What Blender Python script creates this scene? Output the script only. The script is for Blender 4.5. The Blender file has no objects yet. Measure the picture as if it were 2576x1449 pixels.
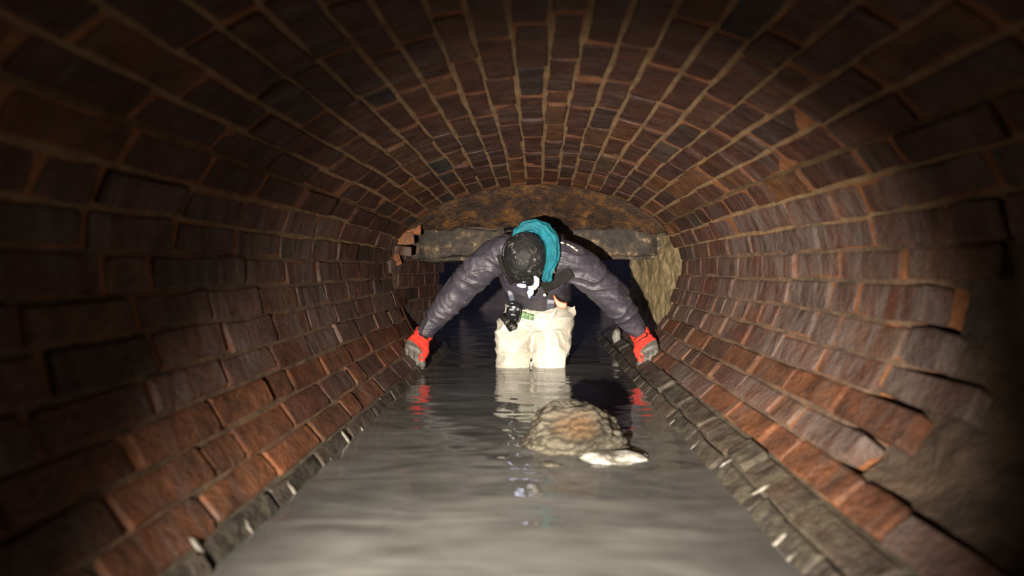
import bpy, bmesh, math, random
import numpy as np
from mathutils import Vector, Matrix, noise, Euler

R = random.Random(7)
scene = bpy.context.scene
COL = scene.collection
IW, IH, F = 2576, 1449, 1430.0           # photograph frame and focal length in its pixels

# ------------------------------------------------------------------ camera
# world origin = camera; +Y down the tunnel, +Z up; vanishing point of the tunnel near (1350, 675)
cam_d = bpy.data.cameras.new('camera')
cam = bpy.data.objects.new('camera', cam_d); COL.objects.link(cam)
cam_d.sensor_width = 36.0
cam_d.lens = F * 36.0 / IW
cam_d.clip_start = 0.02
cam.rotation_euler = Euler((math.radians(90) - math.atan(49.5 / F), 0, math.atan(62.0 / F)), 'XYZ')
cam_d.dof.use_dof = True
cam_d.dof.focus_distance = 2.85
cam_d.dof.aperture_fstop = 1.5
scene.camera = cam
CR = cam.rotation_euler.to_matrix()

def U(px, py, Y):
    """photo pixel + distance along the tunnel -> world point"""
    d = CR @ Vector(((px - IW / 2) / F, -(py - IH / 2) / F, -1.0))
    return d * (Y / d.y)

# ------------------------------------------------------------------ world, lamp, exposure
w = bpy.data.worlds.new('World'); scene.world = w; w.use_nodes = True
w.node_tree.nodes['Background'].inputs[0].default_value = (0.40, 0.44, 0.75, 1)  # bluish fill added through the roofless chamber to lift its blacks
w.node_tree.nodes['Background'].inputs[1].default_value = 0.42

fl = bpy.data.lights.new('flash_lamp', 'SPOT')
fl.energy = 1180; fl.color = (1.0, 0.90, 0.76)
fl.spot_size = math.radians(60); fl.spot_blend = 1.0; fl.shadow_soft_size = 0.018
flo = bpy.data.objects.new('flash_lamp', fl); COL.objects.link(flo)
flo.location = (-0.30, -0.32, -0.14)
flo.rotation_euler = (Vector((0.34, 3.0, -0.48)) - flo.location).to_track_quat('-Z', 'Y').to_euler()

vs = scene.view_settings
scene.display_settings.display_device = 'sRGB'
vs.view_transform = 'Standard'; vs.look = 'None'; vs.gamma = 1.0; vs.exposure = 0.0
vs.use_curve_mapping = False
scene.cycles.use_denoising = True
scene.cycles.max_bounces = 6
scene.cycles.caustics_reflective = False
scene.cycles.caustics_refractive = False
scene.cycles.sample_clamp_indirect = 3.0

# ------------------------------------------------------------------ material helpers
def S(c):
    """sRGB 0-255 -> linear"""
    return tuple(((v / 255) / 12.92 if v / 255 <= 0.04045 else ((v / 255 + 0.055) / 1.055) ** 2.4) for v in c) + (1,)

class NT:
    def __init__(self, name):
        self.m = bpy.data.materials.new(name); self.m.use_nodes = True
        self.t = self.m.node_tree; self.p = self.t.nodes['Principled BSDF']
    def n(self, kind, **kw):
        x = self.t.nodes.new(kind)
        for k, v in kw.items():
            if k in x.inputs: x.inputs[k].default_value = v
            else: setattr(x, k, v)
        return x
    def l(self, a, b): self.t.links.new(a, b)
    def pos(self, scale=(1, 1, 1), rot=(0, 0, 0), obj=False):
        c = self.n('ShaderNodeTexCoord').outputs['Object'] if obj else self.n('ShaderNodeNewGeometry').outputs['Position']
        mp = self.n('ShaderNodeMapping'); mp.inputs['Scale'].default_value = scale; mp.inputs['Rotation'].default_value = rot
        self.l(c, mp.inputs['Vector']); return mp.outputs[0]
    def noise(self, scale, vec=None, detail=4, rough=0.6, dist=0.0):
        x = self.n('ShaderNodeTexNoise'); x.inputs['Scale'].default_value = scale
        x.inputs['Detail'].default_value = detail; x.inputs['Roughness'].default_value = rough
        x.inputs['Distortion'].default_value = dist
        if vec is not None: self.l(vec, x.inputs['Vector'])
        return x.outputs['Fac']
    def ramp(self, fac, stops, interp='LINEAR'):
        x = self.n('ShaderNodeValToRGB'); e = x.color_ramp.elements; x.color_ramp.interpolation = interp
        while len(e) < len(stops): e.new(0.5)
        for s, (p, c) in zip(e, stops):
            s.position = p; s.color = c if len(c) == 4 else tuple(c) + (1,)
        self.l(fac, x.inputs['Fac']); return x.outputs['Color']
    def mix(self, fac, a, b, mode='MIX'):
        x = self.n('ShaderNodeMix', data_type='RGBA', blend_type=mode)
        for s, v in ((x.inputs[0], fac), (x.inputs[6], a), (x.inputs[7], b)):
            if isinstance(v, (int, float, tuple)): s.default_value = v
            else: self.l(v, s)
        return x.outputs[2]
    def math(self, op, a, b=0.0):
        x = self.n('ShaderNodeMath', operation=op)
        for s, v in ((x.inputs[0], a), (x.inputs[1], b)):
            if isinstance(v, (int, float)): s.default_value = v
            else: self.l(v, s)
        return x.outputs[0]
    def bump(self, h, strength=0.5, dist=0.01):
        x = self.n('ShaderNodeBump'); x.inputs['Strength'].default_value = strength; x.inputs['Distance'].default_value = dist
        self.l(h, x.inputs['Height']); self.l(x.outputs[0], self.p.inputs['Normal'])
    def set(self, **kw):
        names = {'base': 'Base Color', 'rough': 'Roughness', 'spec': 'Specular IOR Level', 'ior': 'IOR', 'metal': 'Metallic',
                 'emit': 'Emission Color', 'estr': 'Emission Strength', 'coat': 'Coat Weight', 'coatr': 'Coat Roughness', 'sheen': 'Sheen Weight'}
        for k, v in kw.items():
            s = self.p.inputs[names[k]]
            if isinstance(v, (int, float, tuple)): s.default_value = v
            else: self.l(v, s)
        return self.m

def brick_mat(name, stops, deposit=(0.55, 0.72), dep_col=(0.11, 0.085, 0.075), slime=0.0, gain=0.58):
    t = NT(name)
    rnd = t.n('ShaderNodeObjectInfo').outputs['Random']
    stops = [(a_, tuple(v_ * gain for v_ in c_)) for a_, c_ in stops]
    base = t.ramp(rnd, stops)
    p = t.pos()
    n1 = t.noise(14, p, 5, 0.65)
    n1b = t.ramp(n1, [(0.30, (0.34, 0.32, 0.32)), (0.5, (0.95, 0.9, 0.88)), (0.70, (1.5, 1.45, 1.35))])
    base = t.mix(1.0, t.ramp(rnd, stops), n1b, 'MULTIPLY')
    fine = t.noise(90, p, 3, 0.7)
    base = t.mix(0.45, base, t.ramp(fine, [(0.35, (0.35, 0.35, 0.35)), (0.65, (1, 1, 1))]), 'MULTIPLY')
    # whitish mineral film, streaked round the tunnel
    st = t.noise(5.0, t.pos((1.0, 4.5, 1.0)), 5, 0.7, 0.6)
    big = t.noise(1.9, p, 2, 0.5)
    dep = t.math('MULTIPLY', t.ramp(st, [(deposit[0] - 0.08, (0,) * 3), (deposit[1], (1,) * 3)]), t.ramp(big, [(0.36, (0,) * 3), (0.58, (1,) * 3)]))
    base = t.mix(t.math('MULTIPLY', dep, 0.75), base, dep_col + (1,))
    if slime:
        sl = t.ramp(t.noise(22, p, 5, 0.7), [(0.45, (0,) * 3), (0.7, (1,) * 3)])
        base = t.mix(t.math('MULTIPLY', sl, slime), base, (0.13, 0.12, 0.08, 1))
    rg = t.ramp(t.noise(9, p, 3), [(0.3, (0.42,) * 3), (0.7, (0.75,) * 3)])
    t.bump(t.math('ADD', t.noise(38, p, 6, 0.7), t.math('MULTIPLY', fine, 0.3)), 1.0, 0.012)
    return t.set(base=base, rough=rg, spec=0.35)

BR = [(0.0, (0.040, 0.028, 0.024)), (0.16, (0.105, 0.036, 0.021)), (0.40, (0.125, 0.042, 0.022)), (0.62, (0.088, 0.032, 0.020)),
      (0.80, (0.165, 0.060, 0.026)), (0.92, (0.20, 0.082, 0.026)), (1.0, (0.055, 0.046, 0.040))]
M = {}
M['brick'] = brick_mat('brick_red_brown', BR)
BR2 = [(0.0, (0.060, 0.036, 0.028)), (0.15, (0.125, 0.046, 0.028)), (0.5, (0.145, 0.055, 0.032)), (0.75, (0.095, 0.046, 0.033)), (1.0, (0.19, 0.080, 0.038))]
M['brick_side'] = brick_mat('brick_side', BR2, deposit=(0.44, 0.66), dep_col=(0.16, 0.128, 0.112), gain=0.66)
M['brick_low'] = brick_mat('brick_low', [(0.0, (0.10, 0.045, 0.026)), (0.35, (0.20, 0.075, 0.034)), (0.7, (0.25, 0.095, 0.040)), (1.0, (0.12, 0.06, 0.036))], deposit=(0.56, 0.75))
M['brick_slime'] = brick_mat('brick_slimy', [(0.0, (0.042, 0.036, 0.028)), (0.5, (0.065, 0.050, 0.036)), (1.0, (0.095, 0.060, 0.040))], slime=0.6)
M['brick_orange'] = brick_mat('brick_orange', [(0.0, (0.42, 0.15, 0.065)), (1.0, (0.36, 0.17, 0.085))], deposit=(0.66, 0.85), gain=0.8)

def mortar_mat(name, c1, c2, rough=0.8):
    t = NT(name); p = t.pos()
    n = t.noise(16, p, 5, 0.7)
    c = t.ramp(n, [(0.32, c1), (0.68, c2)])
    c = t.mix(0.5, c, t.ramp(t.noise(110, p, 2), [(0.3, (0.4,) * 3), (0.7, (1,) * 3)]), 'MULTIPLY')
    t.bump(t.noise(60, p, 6, 0.75), 0.9, 0.006)
    return t.set(base=c, rough=rough)
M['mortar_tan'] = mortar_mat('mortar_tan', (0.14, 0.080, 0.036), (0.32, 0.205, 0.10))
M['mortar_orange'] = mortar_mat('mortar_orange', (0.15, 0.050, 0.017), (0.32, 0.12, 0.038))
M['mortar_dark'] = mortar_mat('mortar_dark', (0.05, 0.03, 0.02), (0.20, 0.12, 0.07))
M['mortar_wet'] = mortar_mat('mortar_wet', (0.05, 0.042, 0.032), (0.13, 0.11, 0.08), 0.35)

t = NT('lime_white'); p = t.pos()
t.bump(t.noise(70, p, 5), 0.8, 0.006)
M['lime'] = t.set(base=t.ramp(t.noise(35, p, 4), [(0.35, (0.04, 0.034, 0.026)), (0.68, (0.20, 0.18, 0.15))]), rough=0.3)

t = NT('wet_flowstone'); p = t.pos()
c = t.ramp(t.noise(9, p, 8, 0.75, 0.3), [(0.34, (0.014, 0.009, 0.007)), (0.50, (0.055, 0.026, 0.011)), (0.60, (0.16, 0.07, 0.016)), (0.75, (0.045, 0.026, 0.014))])
t.bump(t.math('ADD', t.noise(30, p, 6, 0.75), t.noise(85, p, 3)), 1.0, 0.02)
M['flow'] = t.set(base=c, rough=0.13, spec=0.7)

t = NT('lintel_stone'); p = t.pos()
c = t.ramp(t.noise(14, p, 8, 0.72), [(0.36, (0.018, 0.015, 0.013)), (0.5, (0.042, 0.032, 0.025)), (0.58, (0.10, 0.066, 0.038)), (0.64, (0.30, 0.23, 0.15))])
t.bump(t.noise(40, p, 6, 0.7), 0.9, 0.012)
M['stone'] = t.set(base=c, rough=0.55)

t = NT('cement_render'); p = t.pos((1, 1, 0.6))
c = t.ramp(t.noise(11, p, 6, 0.7), [(0.30, (0.07, 0.05, 0.028)), (0.5, (0.27, 0.20, 0.10)), (0.72, (0.46, 0.36, 0.19))])
t.bump(t.noise(26, p, 6, 0.7), 1.0, 0.02)
M['render'] = t.set(base=c, rough=0.7)
t = NT('rubble_fill'); p = t.pos()
c = t.ramp(t.noise(6, p, 6, 0.7), [(0.28, (0.022, 0.015, 0.011)), (0.5, (0.070, 0.044, 0.028)), (0.72, (0.125, 0.082, 0.050))])
t.bump(t.noise(18, p, 6, 0.7), 1.0, 0.02)
M['rubble'] = t.set(base=c, rough=0.75)

t = NT('chamber_haze_tint'); p = t.pos()
c = t.ramp(t.noise(3, p, 5), [(0.3, (0.05, 0.045, 0.06)), (0.7, (0.12, 0.085, 0.085))])  # bluish haze of the dark chamber is put into the wall colour
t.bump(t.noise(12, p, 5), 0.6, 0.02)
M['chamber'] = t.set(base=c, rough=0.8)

t = NT('murky_water')
p = t.pos((1.0, 2.2, 1.0))
h = t.math('ADD', t.math('MULTIPLY', t.noise(2.6, p, 2, 0.45, 0.6), 1.2), t.math('MULTIPLY', t.noise(26.0, p, 3, 0.55), 0.035))
t.bump(h, 0.13, 0.06)
silt = t.ramp(t.noise(2.2, t.pos((1, 1.6, 1)), 4, 0.6, 0.7), [(0.3, (0.060, 0.059, 0.056)), (0.7, (0.108, 0.105, 0.097))])
M['water'] = t.set(base=silt, rough=0.02, ior=1.42, spec=0.5)

def cloth_mat(name, c1, c2, scale=9, rough=0.5, fine=240, bs=0.35, bd=0.004, spots=None, spec=0.5, sheen=0.0):
    t = NT(name); p = t.pos()
    c = t.ramp(t.noise(scale, p, 5, 0.65), [(0.32, c1), (0.68, c2)])
    if spots:
        thr, col, sc = spots
        c = t.mix(t.ramp(t.noise(sc, p, 6, 0.75), [(thr, (0,) * 3), (thr + 0.06, (1,) * 3)]), c, col + (1,))
    t.bump(t.math('ADD', t.noise(24, p, 4, 0.6, 0.5), t.math('MULTIPLY', t.noise(fine, p, 2), 0.25)), bs, bd)
    return t.set(base=c, rough=rough, spec=spec, sheen=sheen)
M['jacket'] = cloth_mat('jacket_nylon', (0.028, 0.025, 0.037), (0.060, 0.053, 0.068), 11, 0.48, bs=0.45, bd=0.010, spots=(0.635, (0.26, 0.215, 0.16), 22))
M['waders'] = cloth_mat('waders_canvas', (0.44, 0.405, 0.335), (0.63, 0.60, 0.525), 7, 0.6, bs=0.35, bd=0.006, spots=(0.70, (0.46, 0.34, 0.17), 13))
M['cap'] = cloth_mat('cap_knit', (0.007, 0.007, 0.008), (0.018, 0.017, 0.017), 14, 0.6, bs=0.8, bd=0.006, spots=(0.575, (0.17, 0.165, 0.155), 30), spec=0.3)
M['teal'] = cloth_mat('scarf_teal', (0.0, 0.085, 0.12), (0.004, 0.165, 0.215), 12, 0.75, bs=0.6, bd=0.008)
M['red'] = cloth_mat('glove_red', (0.52, 0.026, 0.016), (0.70, 0.043, 0.025), 16, 0.7, bs=0.4, bd=0.004)
M['rubber'] = cloth_mat('glove_rubber', (0.045, 0.042, 0.038), (0.11, 0.10, 0.085), 20, 0.55, bs=0.6, bd=0.004)
M['black'] = cloth_mat('black_webbing', (0.006, 0.0055, 0.0055), (0.014, 0.012, 0.011), 30, 0.8, spec=0.2)
M['skin'] = cloth_mat('skin', (0.42, 0.24, 0.17), (0.52, 0.32, 0.23), 10, 0.5, bs=0.15)
M['orange'] = cloth_mat('orange_plastic', (0.80, 0.10, 0.035), (0.86, 0.13, 0.05), 8, 0.4, bs=0.05)
M['bluegrey'] = cloth_mat('bluegrey_webbing', (0.07, 0.075, 0.115), (0.11, 0.12, 0.17), 30, 0.5)
M['white'] = cloth_mat('white_cloth', (0.50, 0.44, 0.38), (0.62, 0.56, 0.48), 10, 0.7)
t = NT('blue_white_print'); p = t.pos()
M['bluewhite'] = t.set(base=t.ramp(t.noise(46, p, 2), [(0.46, (0.10, 0.16, 0.45)), (0.53, (0.75, 0.76, 0.78))]), rough=0.6)
t = NT('gloss_black'); M['gloss'] = t.set(base=(0.010, 0.010, 0.012, 1), rough=0.12, coat=0.5)
t = NT('chrome_grey'); M['chrome'] = t.set(base=(0.45, 0.46, 0.50, 1), rough=0.25, metal=0.7)
t = NT('lamp_lens'); M['lens'] = t.set(base=(0.8, 0.8, 0.9, 1), emit=(0.62, 0.66, 1.0, 1), estr=9.0)
t = NT('green_label'); p = t.pos()
M['green'] = t.set(base=t.ramp(t.noise(150, t.pos((1, 1, 0.55)), 1), [(0.60, (0.055, 0.14, 0.035)), (0.66, (0.38, 0.42, 0.28))]), rough=0.6)
t = NT('rock_tan'); p = t.pos((1, 1, 3.0), (0.25, 0.35, 0))
c = t.ramp(t.noise(9, p, 6, 0.7, 0.8), [(0.30, (0.013, 0.010, 0.007)), (0.45, (0.052, 0.043, 0.028)), (0.58, (0.15, 0.13, 0.097)), (0.70, (0.06, 0.05, 0.038))])
gr = t.n('ShaderNodeTexGradient', gradient_type='SPHERICAL'); mpp = t.n('ShaderNodeMapping')
mpp.inputs['Location'].default_value = (0.0, 1.0, -1.85); mpp.inputs['Scale'].default_value = (10.0, 10.0, 14.0)
t.l(t.n('ShaderNodeTexCoord').outputs['Object'], mpp.inputs['Vector']); t.l(mpp.outputs[0], gr.inputs[0])
om = t.math('MULTIPLY', t.math('ADD', gr.outputs['Fac'], t.math('MULTIPLY', t.noise(14, t.pos(), 5), 0.7)), 1.0)
c = t.mix(t.ramp(om, [(0.50, (0,) * 3), (1.05, (0.85,) * 3)]), c, (0.095, 0.050, 0.019, 1))
wv = t.n('ShaderNodeTexWave', wave_type='BANDS', bands_direction='Z'); wv.inputs['Scale'].default_value = 17.0; wv.inputs['Distortion'].default_value = 11.0; wv.inputs['Detail'].default_value = 3.0
t.l(t.pos((1.0, 1.0, 1.0), (0.2, 0.3, 0.0)), wv.inputs['Vector'])
c = t.mix(0.6, c, t.ramp(wv.outputs['Fac'], [(0.15, (0.22,) * 3), (0.6, (1.0,) * 3)]), 'MULTIPLY')
t.bump(t.noise(30, p, 6, 0.7), 1.0, 0.015)
M['rock'] = t.set(base=c, rough=0.42)
t = NT('pale_stone'); p = t.pos()
t.bump(t.noise(45, p, 5), 1.0, 0.01)
M['pale'] = t.set(base=t.ramp(t.noise(18, p, 4), [(0.35, (0.08, 0.072, 0.058)), (0.64, (0.36, 0.345, 0.31))]), rough=0.3)

# ------------------------------------------------------------------ object helpers
def mk(name, me, mat=None, parent=None, smooth=True):
    if mat is not None and not me.materials:
        for m_ in (mat if isinstance(mat, (list, tuple)) else [mat]): me.materials.append(M[m_])
    if smooth: me.polygons.foreach_set('use_smooth', [True] * len(me.polygons))
    o = bpy.data.objects.new(name, me); COL.objects.link(o)
    if parent is not None: o.parent = parent
    return o

def from_data(name, verts, faces, mat, parent=None, smooth=True, mi=None):
    me = bpy.data.meshes.new(name); me.from_pydata([tuple(v) for v in verts], [], faces)
    for m_ in (mat if isinstance(mat, (list, tuple)) else [mat]): me.materials.append(M[m_])
    if mi: me.polygons.foreach_set('material_index', mi)
    me.update()
    return mk(name, me, None, parent, smooth)

def tag(o, label=None, cat=None, kind=None, group=None):
    for k, v in (('label', label), ('category', cat), ('kind', kind), ('group', group)):
        if v: o[k] = v
    return o

def grid(name, fn, nu, nv, mat, parent=None):
    vs_ = [fn(i / nu, j / nv) for j in range(nv + 1) for i in range(nu + 1)]
    fs = [(j * (nu + 1) + i, j * (nu + 1) + i + 1, (j + 1) * (nu + 1) + i + 1, (j + 1) * (nu + 1) + i) for j in range(nv) for i in range(nu)]
    return from_data(name, vs_, fs, mat, parent)

def fn3(p, s, o=0.0): return noise.noise(Vector((p[0] * s + o, p[1] * s + o * 1.7, p[2] * s - o)))
def fbm(p, s, octv=4, o=0.0): return noise.fractal(Vector((p[0] * s + o, p[1] * s, p[2] * s)), 0.9, 2.1, octv)

def box_mesh(name, sx, sy, sz, bev=0.004, seg=2):
    bm = bmesh.new(); bmesh.ops.create_cube(bm, size=1.0)
    bmesh.ops.scale(bm, vec=(sx, sy, sz), verts=bm.verts)
    if bev: bmesh.ops.bevel(bm, geom=list(bm.edges), offset=bev, segments=seg, affect='EDGES', profile=0.5)
    me = bpy.data.meshes.new(name); bm.to_mesh(me); bm.free(); return me

def cyl_mesh(name, r1, r2, h, n=20, bev=0.0):
    bm = bmesh.new(); bmesh.ops.create_cone(bm, cap_ends=True, segments=n, radius1=r1, radius2=r2, depth=h)
    if bev: bmesh.ops.bevel(bm, geom=[e for e in bm.edges if len(e.link_faces) == 2 and any(len(f.verts) > 4 for f in e.link_faces)], offset=bev, segments=2, affect='EDGES')
    me = bpy.data.meshes.new(name); bm.to_mesh(me); bm.free(); return me

def orient(z, x=None):
    z = Vector(z).normalized(); x = Vector(x) if x is not None else Vector((1, 0, 0))
    if abs(x.normalized().dot(z)) > 0.98: x = Vector((0, 0, 1))
    y = z.cross(x).normalized(); x = y.cross(z)
    return Matrix((x, y, z)).transposed().to_4x4()

# ------------------------------------------------------------------ tunnel profile (x, z round the section, camera at 0,0)
PROF = [(-0.20, -1.12), (-0.33, -0.98), (-0.45, -0.72), (-0.545, -0.515), (-0.665, -0.36), (-0.750, -0.18), (-0.785, 0.0), (-0.765, 0.14), (-0.69, 0.265),
        (-0.545, 0.375), (-0.36, 0.452), (-0.15, 0.497), (0.06, 0.505), (0.26, 0.478), (0.45, 0.415), (0.62, 0.31), (0.735, 0.175),
        (0.775, 0.03), (0.755, -0.13), (0.685, -0.28), (0.575, -0.415), (0.435, -0.515), (0.33, -0.72), (0.22, -0.98), (0.12, -1.12)]
def catmull(P, n=14):
    out = []
    P = [np.array(q, float) for q in P]
    for i in range(len(P) - 1):
        p0, p1, p2, p3 = P[max(i - 1, 0)], P[i], P[i + 1], P[min(i + 2, len(P) - 1)]
        for k in range(n):
            t_ = k / n
            out.append(0.5 * ((2 * p1) + (-p0 + p2) * t_ + (2 * p0 - 5 * p1 + 4 * p2 - p3) * t_ ** 2 + (-p0 + 3 * p1 - 3 * p2 + p3) * t_ ** 3))
    out.append(P[-1]); return np.array(out)
CURVE = catmull(PROF)
ARC = np.concatenate([[0], np.cumsum(np.linalg.norm(np.diff(CURVE, axis=0), axis=1))])
def prof(u):
    return np.interp(u, ARC, CURVE[:, 0]), np.interp(u, ARC, CURVE[:, 1])
def surf(u, Y, off=0.0):
    """point on the brick face; off > 0 goes outwards into the ground"""
    x, z = prof(u); x2, z2 = prof(u + 0.01); x1, z1 = prof(u - 0.01)
    tx, tz = x2 - x1, z2 - z1; l = math.hypot(tx, tz); nx, nz = -tz / l, tx / l      # outward
    k = 1.0
    if z > 0 and Y > 2.1: k = 1.0 - 0.11 * min(1, (Y - 2.1) / 1.0) ** 1.3
    return Vector((x + nx * off, Y, (z + nz * off) * k))
WATER_Z = -0.51
u_at = lambda idx: ARC[idx * 14]
UL, UR = u_at(3), u_at(21)                       # the two water edges
PITCH = 0.0795
U0 = UL - 1.35 * PITCH
NC = int(round((UR + 1.3 * PITCH - U0) / PITCH))
YN, YF = 0.18, 3.12                              # bricks built from YN to YF
def joint(j, Y):
    return U0 + j * PITCH + 0.0095 * noise.noise(Vector((j * 0.61, Y * 0.9, 3.1))) + 0.006 * noise.noise(Vector((j * 2.3, Y * 3.1, 9.0)))
def zone(j):
    x, z = prof(U0 + (j + 0.5) * PITCH)
    if z > 0.27: return 'ceiling'
    return 'wall_left' if x < 0 else 'wall_right'
EDGE_Y = 1.04                                    # right wall: brick facing lost nearer than this
def lost(j, y):                                  # missing facing on the near right wall
    x, z = prof(U0 + (j + 0.5) * PITCH)
    if z < -0.40: return x > 0 and y < 0.70
    return x > 0 and z < 0.02 and y < EDGE_Y + 0.10 * noise.noise(Vector((j * 0.9, 0, 0))) - 0.05 * (z + 0.2)

# shells of mortar behind the bricks, one for each side of the room
shells = {}
for zn in ('wall_left', 'ceiling', 'wall_right'):
    js = [j for j in range(NC) if zone(j) == zn]
    ys = list(np.arange(-1.6, YF + 0.001, 0.059)) 
    verts, faces, mi = [], [], []
    cols = []
    for j in js:
        xm, zm = prof(U0 + (j + 0.5) * PITCH)
        crown = zm > 0.20
        jd = 0.0025 if crown else 0.008
        cols += [(j, 0.0065, 'body'), (j + 1, -0.0065, 'joint')]
    # columns: joint strip | body strip ...
    seq = []
    for j in js:
        seq += [(j, -0.0065), (j, 0.0065)]
    seq += [(js[-1] + 1, -0.0065), (js[-1] + 1, 0.0065)]
    for y in ys:
        for (j, d) in seq:
            xm, zm = prof(U0 + j * PITCH)
            rec = 0.0030 if zm > 0.16 else (0.0050 if zm > -0.2 else 0.0062)
            q = (j * 0.7 + d * 50, y * 6.0, 0.0)
            rec += 0.0018 * noise.noise(Vector(q)) + 0.001
            uu = joint(j, y) + d + 0.0025 * noise.noise(Vector((j * 3.3 + d * 90, y * 9, 5)))
            if lost(j, y - 0.10) or lost(j - 1, y - 0.10): rec = 0.075
            verts.append(surf(uu, y, rec))
    n = len(seq)
    for a in range(len(ys) - 1):
        for b in range(n - 1):
            faces.append((a * n + b, a * n + b + 1, (a + 1) * n + b + 1, (a + 1) * n + b))
            xm, zm = prof(U0 + (js[0] + b / 2) * PITCH)
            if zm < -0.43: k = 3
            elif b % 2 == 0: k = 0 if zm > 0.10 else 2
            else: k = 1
            mi.append(k)
    shells[zn] = from_data(zn, verts, faces, ['mortar_tan', 'mortar_orange', 'mortar_dark', 'mortar_wet'], None, True, mi)
tag(shells['wall_left'], 'left side of the brick sewer tunnel curving down to the water', 'wall', 'structure')
tag(shells['wall_right'], 'right side of the brick sewer tunnel with its facing lost near the viewer', 'wall', 'structure')
tag(shells['ceiling'], 'flattened brick vault overhead with tan mortar lines', 'ceiling', 'structure')

# bed of the channel under the water
def bed(a, b):
    u = U0 - 0.0 if False else None
    return None
ub = list(np.linspace(0, U0 + 0.02, 8)) 
uc = list(np.linspace(UR + 1.25 * PITCH, ARC[-1], 8))
vv, ff = [], []
ysb = list(np.arange(-1.6, 7.3, 0.4)) 
ring = uc + ub          # right side down across the invert and up the left side
for y in ysb:
    for u in ring:
        v = surf(u, min(y, 3.0), 0.012); v.y = y; vv.append(v)
n = len(ring)
for a in range(len(ysb) - 1):
    for b in range(n - 1):
        ff.append((a * n + b, a * n + b + 1, (a + 1) * n + b + 1, (a + 1) * n + b))
tag(from_data('floor', vv, ff, 'mortar_wet'), 'submerged bed of the sewer channel', 'floor', 'structure')

# ------------------------------------------------------------------ bricks
def brick_mesh(seed, L, W):
    r = random.Random(seed)
    c, e, D = 0.006, 0.0045, 0.055
    def outline(ins, z, jit):
        w2, l2 = W / 2 - ins, L / 2 - ins
        pts = [(-w2 + c, -l2), (w2 - c, -l2), (w2, -l2 + c), (w2 + 0.0, 0), (w2, l2 - c), (w2 - c, l2), (-w2 + c, l2), (-w2, l2 - c), (-w2, 0), (-w2, -l2 + c)]
        return [(x + r.uniform(-jit, jit), y + r.uniform(-jit, jit), z + r.uniform(-jit, jit) * 0.4) for x, y in pts]
    a = outline(0.0, -D, 0); b = outline(0.0, -0.0045, 0.0042); t_ = outline(e, 0.0, 0.0030)
    vs_ = a + b + t_; n_ = 10; fs = []
    for k in range(n_):
        k2 = (k + 1) % n_
        fs += [(k, k2, n_ + k2, n_ + k), (n_ + k, n_ + k2, 2 * n_ + k2, 2 * n_ + k)]
    fs.append(tuple(range(2 * n_, 3 * n_)))
    me = bpy.data.meshes.new('brick'); me.from_pydata(vs_, [], fs)
    me.update(); return me
BL, BH, BW = 0.236, 0.113, 0.0685
VAR = {}
for mname in ('brick', 'brick_side', 'brick_low', 'brick_slime', 'brick_orange'):
    for kind, L in (('s', BL), ('h', BH)):
        lst = []
        for k in range(7):
            me = brick_mesh(k * 13 + (5 if kind == 'h' else 0), L, BW); me.materials.append(M[mname]); lst.append(me)
        VAR[mname, kind] = lst

def place_brick(parent, mname, kind, P, tu, ty, nin, sx=1.0, sy=1.0):
    o = bpy.data.objects.new('brick', R.choice(VAR[mname, kind])); COL.objects.link(o)
    X = tu.normalized(); Z = nin.normalized(); Yv = Z.cross(X).normalized(); X = Yv.cross(Z)
    m = Matrix((X, Yv, Z)).transposed().to_4x4()
    tilt = Euler((R.gauss(0, 0.012), R.gauss(0, 0.02), R.gauss(0, 0.008))).to_matrix().to_4x4()
    o.matrix_world = Matrix.Translation(P) @ m @ tilt @ Matrix.Diagonal((sx, sy, 1, 1))
    o.parent = parent
    return o

for j in range(NC):
    um = U0 + (j + 0.5) * PITCH
    x, z = prof(um); zn = zone(j)
    header_course = (x > 0 and -0.10 > z > -0.20) 
    y = YN + R.uniform(-0.24, 0.0) + (j % 2) * 0.12
    yend = YF + R.uniform(-0.02, 0.03)
    if zn == 'ceiling': y += 0.22; yend -= 0.02
    if z < -0.38: yend = 3.55 if x < 0 else 4.3     # the lowest courses run on under the lintel
    while y < yend:
        hd = R.random() < (0.62 if header_course else (0.07 if zn == 'ceiling' else 0.17))
        L = BH if hd else BL
        yc = y + L / 2
        if yc + L / 2 > yend + 0.10: break
        y += L + 0.0110 + R.uniform(-0.003, 0.006)
        if lost(j, yc): continue
        ua, ub_ = joint(j, yc), joint(j + 1, yc)
        u = (ua + ub_) / 2
        proud = R.gauss(0, 0.0022)
        if zn != 'ceiling': proud += R.gauss(0, 0.0035)
        proud = max(proud, -0.0008)
        P = surf(u, yc, -proud)
        tu = surf(u + 0.02, yc) - surf(u - 0.02, yc)
        ty = surf(u, yc + 0.02) - surf(u, yc - 0.02)
        nin = tu.cross(ty)
        if nin.dot(Vector((0, yc, -0.1)) - P) < 0: nin = -nin
        mname = 'brick'
        if z < 0.20: mname = 'brick_side'
        if z < -0.26 and R.random() < 0.75: mname = 'brick_low'
        if z < (-0.455 if x < 0 else -0.445): mname = 'brick_slime'
        place_brick(shells[zn], mname, 'h' if hd else 's', P, tu, ty, nin, (ub_ - ua - 0.0105) / BW)

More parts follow.
